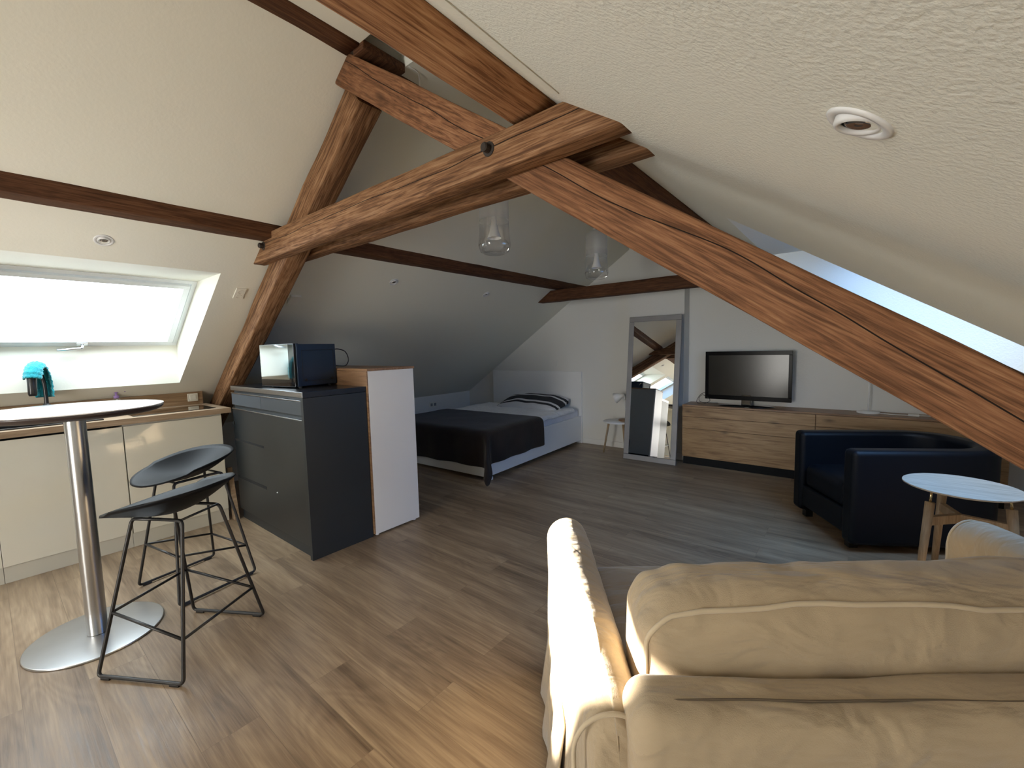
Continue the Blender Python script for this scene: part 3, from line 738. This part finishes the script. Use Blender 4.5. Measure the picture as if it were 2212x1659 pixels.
# duvet sheet
def cloth(name, f, nu, nv, mat, label, cat, thick=.012, sub=1):
    bm = B(); g = [[bm.verts.new(f(i / nu, j / nv)) for j in range(nv + 1)] for i in range(nu + 1)]
    for i in range(nu):
        for j in range(nv): bm.faces.new((g[i][j], g[i + 1][j], g[i + 1][j + 1], g[i][j + 1]))
    o = obj(name, bm, mat, smooth=True); o.location = bed.location; o.rotation_euler = bed.rotation_euler
    if thick: md = o.modifiers.new('s', 'SOLIDIFY'); md.thickness = thick; md.offset = 1
    if sub: md = o.modifiers.new('u', 'SUBSURF'); md.levels = sub; md.render_levels = sub
    return tag(o, label, cat)
def duvet(u, v):
    s = -.80 + 1.60 * u; y = -.22 - 1.55 * v
    x = max(-.765, min(.765, s)); over = max(0, abs(s) - .745)
    z = .492 + .012 * noise.noise(V((s * 5, y * 5, 0))) + .010 * noise.noise(V((s * 14, y * 9, 3)))
    e = min(1, over / .055); z -= .045 * e * e
    return (x, y, z + .012 * (1 - v))
cloth('duvet', duvet, 46, 44, 'sheet', 'white creased duvet spread over the bed', 'duvet', .014)
def throw(u, v):
    """u across bed (left hang..right hang), v from fold line to foot hang"""
    sw = 1.53; hang = .35; Lt = 1.00; fh = .38
    s = -sw / 2 - .02 + (sw + .02 + hang) * u
    l = (Lt + fh) * v
    yF = -1.10; skew = .03 * (u - .5)
    zt = .520
    hx = max(0, s - (sw / 2 + .005)); hy = max(0, l - Lt)
    x = min(s, sw / 2 + .035 + (.0 if hx == 0 else .004)); y = yF - min(l, Lt + .03) + skew
    z = zt + .004 * noise.noise(V((s * 4, l * 4, 1)))
    if s > sw / 2 - .03: 
        k = min(1, (s - sw / 2 + .03) / .065); z -= .016 * k * k
    if l > Lt - .03:
        k = min(1, (l - Lt + .03) / .065); z -= .016 * k * k
    rp = 1 if v > 0 else 1
    if hx > 0: z -= max(0, hx - .02); x += .012 * math.sin(l * 16 + 1) * min(1, hx / .15) + .012
    if hy > 0: z -= max(0, hy - .02); y -= .012 + .012 * math.sin(s * 15) * min(1, hy / .15)
    if hx > .0 and hy > .0:
        # loose corner: falls outwards in a cone
        d = math.hypot(hx, hy); a = math.atan2(hy, hx); dr = hx + hy
        z = zt - .016 - d * 1.04; q = math.sin(a * 2); k = min(1, d / .25)
        ro = .085 * q * k + .030 * k * math.sin(a * 7 + 1) * q; tn = (a / (PI / 4) - 1) * .055 * k * q ** .5
        x += ro * .8 + .012 * k - tn * .8; y -= ro * 1.1 + .01 * k + tn * .8
    if x < -.775: x = -.775
    return (x, y, max(.014, z))
cloth('bed_throw', throw, 60, 50, 'blanket', 'dark brown throw hanging over the foot end of the bed', 'blanket', .006)
bm = B(); rbox(bm, 1.0, .46, .09, .044, (0, 0, 0), puff=.045)
for v in bm.verts:
    v.co.z += .012 * noise.noise(v.co * 7) - .05 * (abs(v.co.x) / .5) ** 4 * (1 if v.co.z > 0 else .2)
pw = obj('pillow', bm, 'stripe', smooth=True); pw.location = bed.location + Matrix.Rotation(BR, 3, 'Z') @ V((.14, -.32, .575)); pw.rotation_euler = (math.radians(14), 0, BR + .03)
tag(pw, 'white pillow with broad black stripes against the headboard', 'pillow')

# ------------------------------------------------------------------ bedside table + lamp
def leg3(t, p0, p1, r0, r1, mat, nm='leg'):
    bm = B(); tube(bm, [p0, V(p0).lerp(V(p1), .5), p1], [r0, (r0 + r1) / 2, r1], 14); return obj(nm, bm, mat, t, smooth=True)
t = thing('bedside_table', 'small round white side table with oak legs left of the mirror', 'table', (-2.30, 4.97, 0))
bm = B(); lathe(bm, [(.001, .395), (.185, .395), (.192, .402), (.190, .411), (.001, .412)], 56, cap0=False, cap1=False); obj('tabletop', bm, 'white', t, smooth=True)
for a in (200, 320, 80):
    c, s = math.cos(math.radians(a)), math.sin(math.radians(a)); leg3(t, (c * .12, s * .12, .396), (c * .19, s * .19, 0), .014, .010, 'legoak')
t = thing('desk_lamp', 'white desk lamp with round oak base on the bedside table', 'lamp', (-2.235, 5.0, .412))
bm = B(); lathe(bm, [(.075, 0), (.075, .018), (.07, .022)], 32); obj('base', bm, 'oakshelf', t, smooth=False, bev=.002)
bm = B(); tube(bm, [(.02, 0, .02), (.0, 0, .27)], .006, 8); obj('stem', bm, 'white', t, smooth=True)
bm = B(); lathe(bm, [(.018, .0), (.024, .045), (.045, .075), (.066, .13), (.063, .13), (.042, .078), (.02, .05)], 28, cap1=False)
o = obj('lamp_shade', bm, 'white', t, smooth=True, loc=(.005, -.01, .33)); o.rotation_euler = (0, math.radians(-112), .1)
bm = B(); tube(bm, [(.0, 0, .265), (.0, -.005, .325)], .009, 8); obj('joint', bm, 'white', t, smooth=True)

# ------------------------------------------------------------------ mirror
H, Wm = 1.70, .615; dy = .205; ang = math.asin(dy / H)
t = thing('standing_mirror', 'tall silver-framed mirror leaning against the chimney breast', 'mirror', (-1.842, 4.762, 0)); t.rotation_euler = (-ang, 0, math.radians(1.0))
fw = .062
bm = B()
for a in ((-Wm / 2, Wm / 2, 0, fw), (-Wm / 2, Wm / 2, H - fw, H), (-Wm / 2, -Wm / 2 + fw, fw, H - fw), (Wm / 2 - fw, Wm / 2, fw, H - fw)):
    box(bm, a[0], a[1], -.0, .028, a[2], a[3])
obj('frame', bm, 'silver', t, bev=.006, bseg=3)
bx('glass', -Wm / 2 + fw - .005, Wm / 2 - fw + .005, .006, .010, fw - .005, H - fw + .005, 'mirror', t)
bx('backing', -Wm / 2 + .01, Wm / 2 - .01, .011, .024, .01, H - .01, 'black', t)

# ------------------------------------------------------------------ sideboard
t = thing('sideboard', 'long low oak sideboard with black plinth along the end wall', 'sideboard')
sx0, sxm, sxe, sy = -1.513, -.283, .95, 4.93
bx('carcass', sx0 + .002, sxe - .002, sy + .022, Y1 - .005, .085, .655, 'oak_top', t)
bx('top_board', sx0, sxe, sy, Y1 - .003, .655, .672, 'oak_top', t, .001)
bx('plinth', sx0 + .01, sxe - .01, sy + .008, Y1 - .02, 0, .082, 'hole', t)
for a, b in ((sx0, sxm - .003), (sxm + .003, sxe)):
    for z0, z1 in ((.086, .405), (.409, .537), (.541, .652)):
        bx('drawer', a, b, sy, sy + .02, z0, z1, 'oak', t, .001)
# tv
TX = -.905
t = thing('television', 'black flat screen television standing on the oak sideboard', 'television', (TX, 5.09, .672), math.radians(0))
bm = B(); lathe(bm, [(.001, 0), (.135, 0), (.135, .006), (.03, .014), (.001, .014)], 40, cap0=False, cap1=False)
for v in bm.verts: v.co.x *= 2.0 / 1.0; v.co.y *= .92
obj('stand_base', bm, 'glossblack', t, smooth=True)
bx('stand_neck', -.045, .045, .0, .045, .01, .12, 'glossblack', t, .006)
bx('housing', -.405, .405, .02, .055, .068, .582, 'black', t, .006)
bm = B()
for a in ((-.41, .41, .545, .587), (-.41, -.378, .108, .545), (.378, .41, .108, .545), (-.41, .41, .062, .108)): box(bm, a[0], a[1], -.005, .022, a[2], a[3])
obj('bezel', bm, 'bezelblack', t, bev=.003)
bx('screen', -.380, .380, .004, .012, .105, .548, 'screen', t)
bm = B(); tube(bm, smoothcurve([(-.39, .06, .14), (-.47, .05, .10), (-.50, .0, .02), (-.42, -.05, .006), (-.35, -.03, .05), (-.44, .02, .10), (-.49, .05, .05), (-.46, .08, .006), (-.3, .1, .006)], 8), .0028, 6); obj('cable', bm, 'black', t, smooth=True)
# white lamp foot on sideboard
t = thing('table_lamp', 'white lamp with thin stem at the right of the sideboard', 'lamp', (.10, 5.12, .672))
bm = B(); lathe(bm, [(.001, 0), (.085, 0), (.085, .012), (.015, .02), (.001, .02)], 36, cap0=False, cap1=False); obj('base', bm, 'white', t, smooth=True)
bm = B(); tube(bm, [(0, 0, .015), (0, 0, .44)], .006, 10); obj('stem', bm, 'white', t, smooth=True)
bm = B(); lathe(bm, [(.10, .42), (.07, .55)], 36, cap0=False); obj('lamp_shade', bm, 'white', t, smooth=True)
bm = B(); tube(bm, smoothcurve([(.07, -.02, .006), (.2, -.05, .006), (.34, -.03, .006), (.55, .03, .006)], 8), .004, 8); box(bm, .27, .34, -.055, -.025, .001, .018); obj('cord', bm, 'cordwhite', t, smooth=False)

# ------------------------------------------------------------------ pendant lamps
def pendant(y, z, label, top):
    t = thing('pendant_lamp', label, 'lamp', (XR, y, z), 0, 'glass pendant lamps')
    bm = B(); lathe(bm, [(.02, .006), (.062, .0), (.092, .016), (.105, .055), (.100, .095), (.0955, .13), (.0955, .36), (.085, .40), (.05, .425), (.02, .43)], 48, cap0=True, cap1=False)
    obj('glass_shade', bm, 'lampglass', t, smooth=True)
    bm = B(); lathe(bm, [(.045, .10), (.030, .14), (.018, .20), (.013, .30), (.012, .43)], 24, cap0=False); obj('inner_cone', bm, 'inner', t, smooth=True)
    bm = B(); lathe(bm, [(.03, .425), (.03, .455), (.008, .475)], 20); obj('cap', bm, 'white', t, smooth=True)
    bm = B(); tube(bm, [(0, 0, .47), (0, 0, top - z)], .003, 8); obj('cord', bm, 'cordwhite', t)
    return t
p1 = pendant(2.14, 1.958, 'clear glass pendant lamp seen just below the collar ties', 2.785)
p2 = copy_tree(p1); p2.location = (XR, 3.53, 1.948); tag(p2, 'frosted glass pendant lamp hanging before the chimney breast')

# ------------------------------------------------------------------ armchair
af = math.atan2(-.515, -.857)
t = thing('armchair', 'black leather tub armchair with rounded arms', 'armchair', (.235, 3.93, 0), af)
# local: +x forward, +y left; U shaped wall
def ushape(D, Wd, r, n=10):
    pts = [(D / 2, Wd / 2)]
    for k in range(n + 1): a = PI / 2 + PI / 2 * k / n; pts.append((-D / 2 + r + r * math.cos(a), Wd / 2 - r + r * math.sin(a)))
    for k in range(n + 1): a = PI + PI / 2 * k / n; pts.append((-D / 2 + r + r * math.cos(a), -Wd / 2 + r + r * math.sin(a)))
    pts.append((D / 2, -Wd / 2)); return pts
D, Wd, th = .965, .735, .12
outer = ushape(D, Wd, .30); inner = ushape(D - .0, Wd - 2 * th, .20)
inner = [(min(D / 2, x + th * (1 if x < 0 else 0) * max(0, min(1, (D / 2 - x) / .3))), y) for x, y in inner]
bm = B(); n = len(outer)
ob = [bm.verts.new((x, y, .045)) for x, y in outer]; ot = [bm.verts.new((x, y, .66)) for x, y in outer]
ib = [bm.verts.new((x, y, .045)) for x, y in inner]; it = [bm.verts.new((x, y, .66)) for x, y in inner]
for i in range(n - 1):
    bm.faces.new((ob[i], ob[i + 1], ot[i + 1], ot[i])); bm.faces.new((ib[i + 1], ib[i], it[i], it[i + 1])); bm.faces.new((ot[i], ot[i + 1], it[i + 1], it[i])); bm.faces.new((ob[i + 1], ob[i], ib[i], ib[i + 1]))
for i, j in ((0, 0), (n - 1, n - 1)): bm.faces.new((ob[i], ot[i], it[j], ib[j]))
obj('shell', bm, 'leather', t, bev=.035, bseg=5)
bm = B(); rbox(bm, .80, Wd - 2 * th - .006, .18, .05, (.06, 0, .33), puff=.012); obj('seat_cushion', bm, 'leather', t, smooth=True)
bx('seat_base', -.2, D / 2 - .012, -(Wd / 2 - th) + .002, (Wd / 2 - th) - .002, .09, .25, 'leather', t, .012)
for x in (-.22, D / 2 - .09):
    for y in (-.26, .26): bx('foot', x, x + .05, y - .025, y + .025, 0, .05, 'black', t)

# ------------------------------------------------------------------ round side table
t = thing('side_table', 'small round pale wood table with three legs and brass pins', 'table', (.435, 3.07, 0))
zt = .60
bm = B(); lathe(bm, [(.001, zt - .012), (.212, zt - .012), (.222, zt - .006), (.222, zt - .001), (.220, zt), (.001, zt)], 64, cap0=False, cap1=False); obj('tabletop', bm, 'tableoak', t, smooth=False)
for k, a in enumerate((225, 345, 105)):
    c, s = math.cos(math.radians(a)), math.sin(math.radians(a))
    top = V((c * .172, s * .172, zt - .075)); bot = V((c * .225, s * .225, 0))
    leg3(t, tuple(top), tuple(bot), .020, .013, 'legoak')
    d = (top - bot).normalized(); bm = B(); tube(bm, [top - d * .01, top + d * .066], .0055, 10); obj('brass_pin', bm, 'brass', t, smooth=True)
bm = B()
for a in (225, 345, 105):
    c, s = math.cos(math.radians(a)), math.sin(math.radians(a)); 
    p = V((0, 0, zt - .17)); q = V((c * .178, s * .178, zt - .17)); dn = V((-s, c, 0)) * .012
    vs = [bm.verts.new(x + V((0, 0, h))) for h in (-.022, .022) for x in (p - dn, p + dn, q + dn, q - dn)]
    for f in ((0, 1, 2, 3), (7, 6, 5, 4), (0, 4, 5, 1), (1, 5, 6, 2), (2, 6, 7, 3), (3, 7, 4, 0)): bm.faces.new([vs[i] for i in f])
obj('stretcher', bm, 'legoak', t)

# ------------------------------------------------------------------ sofa
SY = math.radians(36.9); ux = V((math.cos(SY), math.sin(SY), 0)); vx = V((-math.sin(SY), math.cos(SY), 0))
CY = math.radians(38.87); cu = V((math.cos(CY), math.sin(CY), 0)); cv = V((-math.sin(CY), math.cos(CY), 0))
org = cu * .055 + cv * .655
sofa = thing('sofa', 'beige slipcovered two-seat sofa seen from behind', 'sofa', tuple(org), SY)
SW, SD = 1.80, 1.05        # outer width, depth
def armpart(a0, w, h, nm='armrest'):
    bm = B(); prof = []
    r = w / 2
    for k in range(17): an = PI - PI * k / 16; prof.append((a0 + r + r * math.cos(an), h - r + r * math.sin(an)))
    prof = [(a0 - .012, .03), (a0 - .004, .25), (a0 + .002, .42)] + prof + [(a0 + w - .004, .42), (a0 + w, .1), (a0 + w, .03)]
    YB = .085; ys = [YB, YB + .006, YB + .02, YB + .045] + [YB + .045 + (SD - YB - .09) * i / 26 for i in range(1, 27)] + [SD - .02, SD - .006, SD]
    rings = []
    for y in ys:
        e = min(y - YB, SD - y); ins = .035 * (1 - min(1, e / .045)) ** 2
        ring = []
        for (x, z) in prof:
            cx = a0 + w / 2; x2 = cx + (x - cx) * (1 - ins * 6) + (.03 * (1 - y / SD) if (x < cx and a0 < .5) else 0); z2 = z - ins * (1.0 if z > .3 else 0)
            wv = .006 * noise.noise(V((x * 9, y * 5, z * 7))) + .004 * noise.noise(V((x * 20, y * 14, z * 10)))
            ring.append(bm.verts.new((x2 + wv, y, z2 + wv)))
        rings.append(ring)
    for a, b in zip(rings, rings[1:]):
        for i in range(len(prof) - 1): bm.faces.new((a[i], a[i + 1], b[i + 1], b[i]))
    bm.faces.new(rings[0][::-1]); bm.faces.new(rings[-1])
    o = obj(nm, bm, 'sofa', sofa, smooth=True); md = o.modifiers.new('u', 'SUBSURF'); md.levels = 1; md.render_levels = 1
    # piping along both end faces
    for y in (YB + .018, SD - .020):
        bm = B(); q = [(a0 + w / 2 + (x - a0 - w / 2) * .93, y, z - .008) for x, z in prof[1:-1]]
        tube(bm, q, .0045, 8); obj('piping', bm, 'sofa_pipe', o, smooth=True)
armpart(.036, .160, .665)
armpart(SW - .19, .168, .64)
bm = B(); rbox(bm, SW - .28, .15, .61, .05, (SW / 2, .10, .397)); 
for v in bm.verts:
    v.co += V((0, 1, .3)) * (.010 * noise.noise(V((v.co.x * 3, v.co.z * 9, 2))) + .005 * noise.noise(V((v.co.x * 9, v.co.z * 20, 5))))
bf = obj('back_frame', bm, 'sofa', sofa, smooth=True)
bm = B(); tube(bm, smoothcurve([(.18, .095, .680), (.215, .087, .698)] + [(.25 + 1.3 * i / 12, .084 + .002 * math.sin(i * 2.1), .7025) for i in range(13)], 3), .0022, 6); obj('seam', bm, 'seam', bf, smooth=True)
bm = B(); n_ = 14
for i_ in range(n_ + 1):
    y_ = .42 + .52 * i_ / n_; w_ = .010 * math.sin(i_ * 1.3)
    for (x_, z_) in ((.046, .33), (.004 + w_, .012), (.010 + w_, .012), (.052, .33)): bm.verts.new((x_, y_, z_))
bm.verts.ensure_lookup_table()
for i_ in range(n_):
    for q_ in range(4): bm.faces.new([bm.verts[4 * i_ + q_], bm.verts[4 * i_ + (q_ + 1) % 4], bm.verts[4 * i_ + 4 + (q_ + 1) % 4], bm.verts[4 * i_ + 4 + q_]])
bm.faces.new([bm.verts[k_] for k_ in (0, 1, 2, 3)]); bm.faces.new([bm.verts[4 * n_ + k_] for k_ in (3, 2, 1, 0)])
obj('skirt', bm, 'sofa', sofa, smooth=True)
bx('base', .15, SW - .15, .04, SD - .05, .05, .27, 'sofa', sofa, .02)
bx('skirt', .12, SW - .12, .02, .030, .01, .16, 'sofa', sofa, .004); bx('skirt', .12, SW - .12, SD - .05, SD - .038, .01, .30, 'sofa', sofa, .004)
bm = B(); rbox(bm, SW - .40, .80, .17, .055, (SW / 2, .66, .375), puff=.02); obj('seat_cushion', bm, 'sofa', sofa, smooth=True)
# back cushion: leaning, boxy with piping
bc = B(); rot = Matrix.Rotation(math.radians(3), 3, 'X')
CW, CT, CH = SW - .39, .20, .42
rbox(bc, CW, CT, CH, .055, (0, 0, 0), step=.013)
def cdef(q):
    q = q.copy(); fx = 1 - min(1, abs(q.x) / (CW / 2)) ** 6; fz = 1 - (min(1, abs(q.z) / (CH / 2))) ** 4
    w0 = max(-1, min(1, q.y / .06))
    q.y += w0 * .022 * fx * fz
    q.z += (.03 * fx * (1 - min(1, (q.y / .12) ** 2)) if q.z > .1 else 0) + .006 * noise.noise(V((q.x * 2.5, q.y * 3, 1))) - (.02 * max(0, abs(q.x) / (CW / 2) - .85) / .15 if q.z > 0 else 0)
    nn = .009 * noise.noise(V((q.x * 6 + q.z * 5, q.y * 8, q.z * 11))) + .004 * noise.noise(V((q.x * 18, q.y * 20, q.z * 22)))
    dl = q.x + CW / 2; wr = .0034 * math.sin(80 * (q.z * .75 + dl * .5) + 5 * noise.noise(q * 5)) * math.exp(-dl / .14) + .0045 * math.sin(48 * (q.z * .7 - q.x * .5) + 6 * noise.noise(q * 4)) * max(0, noise.noise(V((q.x * 2.2, 4, q.z * 3))) + .15)
    nn += wr
    return rot @ (q + V((nn * .4, nn, nn)))
for v in bc.verts: v.co = cdef(v.co)
bcp = V((SW / 2 + .0, .285, .60))
cu_ = obj('back_cushion', bc, 'sofa', sofa, smooth=True, loc=tuple(bcp)); md = cu_.modifiers.new('u', 'SUBSURF'); md.levels = 1; md.render_levels = 1
bm = B(); hx, hz, hy = CW / 2 - .010, CH / 2 - .010, CT / 2
pts = []
for sx, sz, a0 in ((-1, -1, 180), (-1, 1, 90), (1, 1, 0), (1, -1, -90)):
    order = range(7)
    cxx, czz = sx * (hx - .05), sz * (hz - .05)
    for k in order:
        a = math.radians({(-1, -1): 270, (-1, 1): 180, (1, 1): 90, (1, -1): 0}[(sx, sz)] - 15 * k); pts.append(V((cxx + .05 * math.cos(a), -hy + .020, czz + .05 * math.sin(a))))
dense = []
for a, b in zip(pts, pts[1:] + pts[:1]):
    m_ = max(1, int((b - a).length / .06))
    for k in range(m_): dense.append(a.lerp(b, k / m_))
tube(bm, [cdef(p) for p in dense], .0052, 8, closed=True)
obj('piping', bm, 'sofa_pipe', cu_, smooth=True)

# ------------------------------------------------------------------ camera
f, yaw, pitch, roll = 924.752, math.radians(38.86996), math.radians(4.76573), math.radians(-1.40799)
cy_, sy_, cp_, sp_ = math.cos(yaw), math.sin(yaw), math.cos(pitch), math.sin(pitch)
fwd = V((-sy_ * cp_, cy_ * cp_, -sp_)); rt = V((cy_, sy_, 0)); up = rt.cross(fwd)
r2 = rt * math.cos(roll) + up * math.sin(roll); u2 = -rt * math.sin(roll) + up * math.cos(roll)
cam = bpy.data.cameras.new('camera'); co = bpy.data.objects.new('camera', cam); COL.objects.link(co)
cam.sensor_width = 36; cam.sensor_fit = 'HORIZONTAL'; cam.lens = f / 2212 * 36; cam.clip_start = .02
co.matrix_world = Matrix.Translation((0, 0, 1.35)) @ Matrix((r2, u2, -fwd)).transposed().to_4x4()
SC.camera = co

# ------------------------------------------------------------------ light
def portal(W, z, sgn):
    y0, y1, xt, xb = W; off = .40
    a = V((xt, 0, z(xt))); b = V((xb, 0, z(xb))); c = (a + b) / 2
    l = bpy.data.lights.new('portal', 'AREA'); l.shape = 'RECTANGLE'; l.size = (a - b).length + .3; l.size_y = y1 - y0 + .1
    l.cycles.is_portal = True
    o = bpy.data.objects.new('portal', l); COL.objects.link(o)
    n = V((LS if sgn < 0 else -LS, 0, -1)).normalized(); d = (b - a).normalized()
    yv = n.cross(d) * -1
    R = Matrix((d, (-n).cross(d), -n)).transposed()
    o.matrix_world = Matrix.Translation(V((c.x, (y0 + y1) / 2, c.z)) - n * .34) @ R.to_4x4()
for W_, z_, s_ in ((W2, zr, 1), (W3, zl, -1), (W4, zr, 1)): portal(W_, z_, s_)
e = math.radians(17); dh = V((.78, .63)).normalized(); sd = V((dh.x * math.cos(e), dh.y * math.cos(e), -math.sin(e)))
sun = bpy.data.lights.new('sun', 'SUN'); sun.energy = 22; sun.angle = math.radians(.6); sun.color = (1, .93, .82)
so = bpy.data.objects.new('sun', sun); COL.objects.link(so); so.rotation_euler = sd.to_track_quat('-Z', 'Y').to_euler()
wd = bpy.data.worlds.new('sky'); SC.world = wd; wd.use_nodes = True; nt = wd.node_tree; nt.nodes.clear()
o = nt.nodes.new('ShaderNodeOutputWorld'); bg = nt.nodes.new('ShaderNodeBackground'); nt.links.new(bg.outputs[0], o.inputs[0])
tc = nt.nodes.new('ShaderNodeTexCoord'); dp = nt.nodes.new('ShaderNodeVectorMath'); dp.operation = 'DOT_PRODUCT'
nt.links.new(tc.outputs['Generated'], dp.inputs[0]); dp.inputs[1].default_value = tuple(-sd)
nt.links.new(ramp(nt, mth(nt, 'ADD', mth(nt, 'MULTIPLY', dp.outputs['Value'], .5), .5), [(.1, (.14, .40, .98)), (.6, (.26, .54, 1.0)), (.97, (1.0, .98, .95))]), bg.inputs[0])
bg.inputs[1].default_value = 3.2
# ------------------------------------------------------------------ render look
SC.view_settings.view_transform = 'Standard'; SC.view_settings.look = 'None'; SC.view_settings.gamma = 1
SC.view_settings.use_curve_mapping = False; SC.view_settings.exposure = 1.30
SC.cycles.use_denoising = True
SC.cycles.use_adaptive_sampling = True; SC.cycles.adaptive_threshold = .02
SC.cycles.max_bounces = 8; SC.cycles.diffuse_bounces = 5; SC.cycles.glossy_bounces = 4; SC.cycles.transparent_max_bounces = 12
SC.cycles.sample_clamp_indirect = 12
SC.cycles.caustics_reflective = False; SC.cycles.caustics_refractive = False
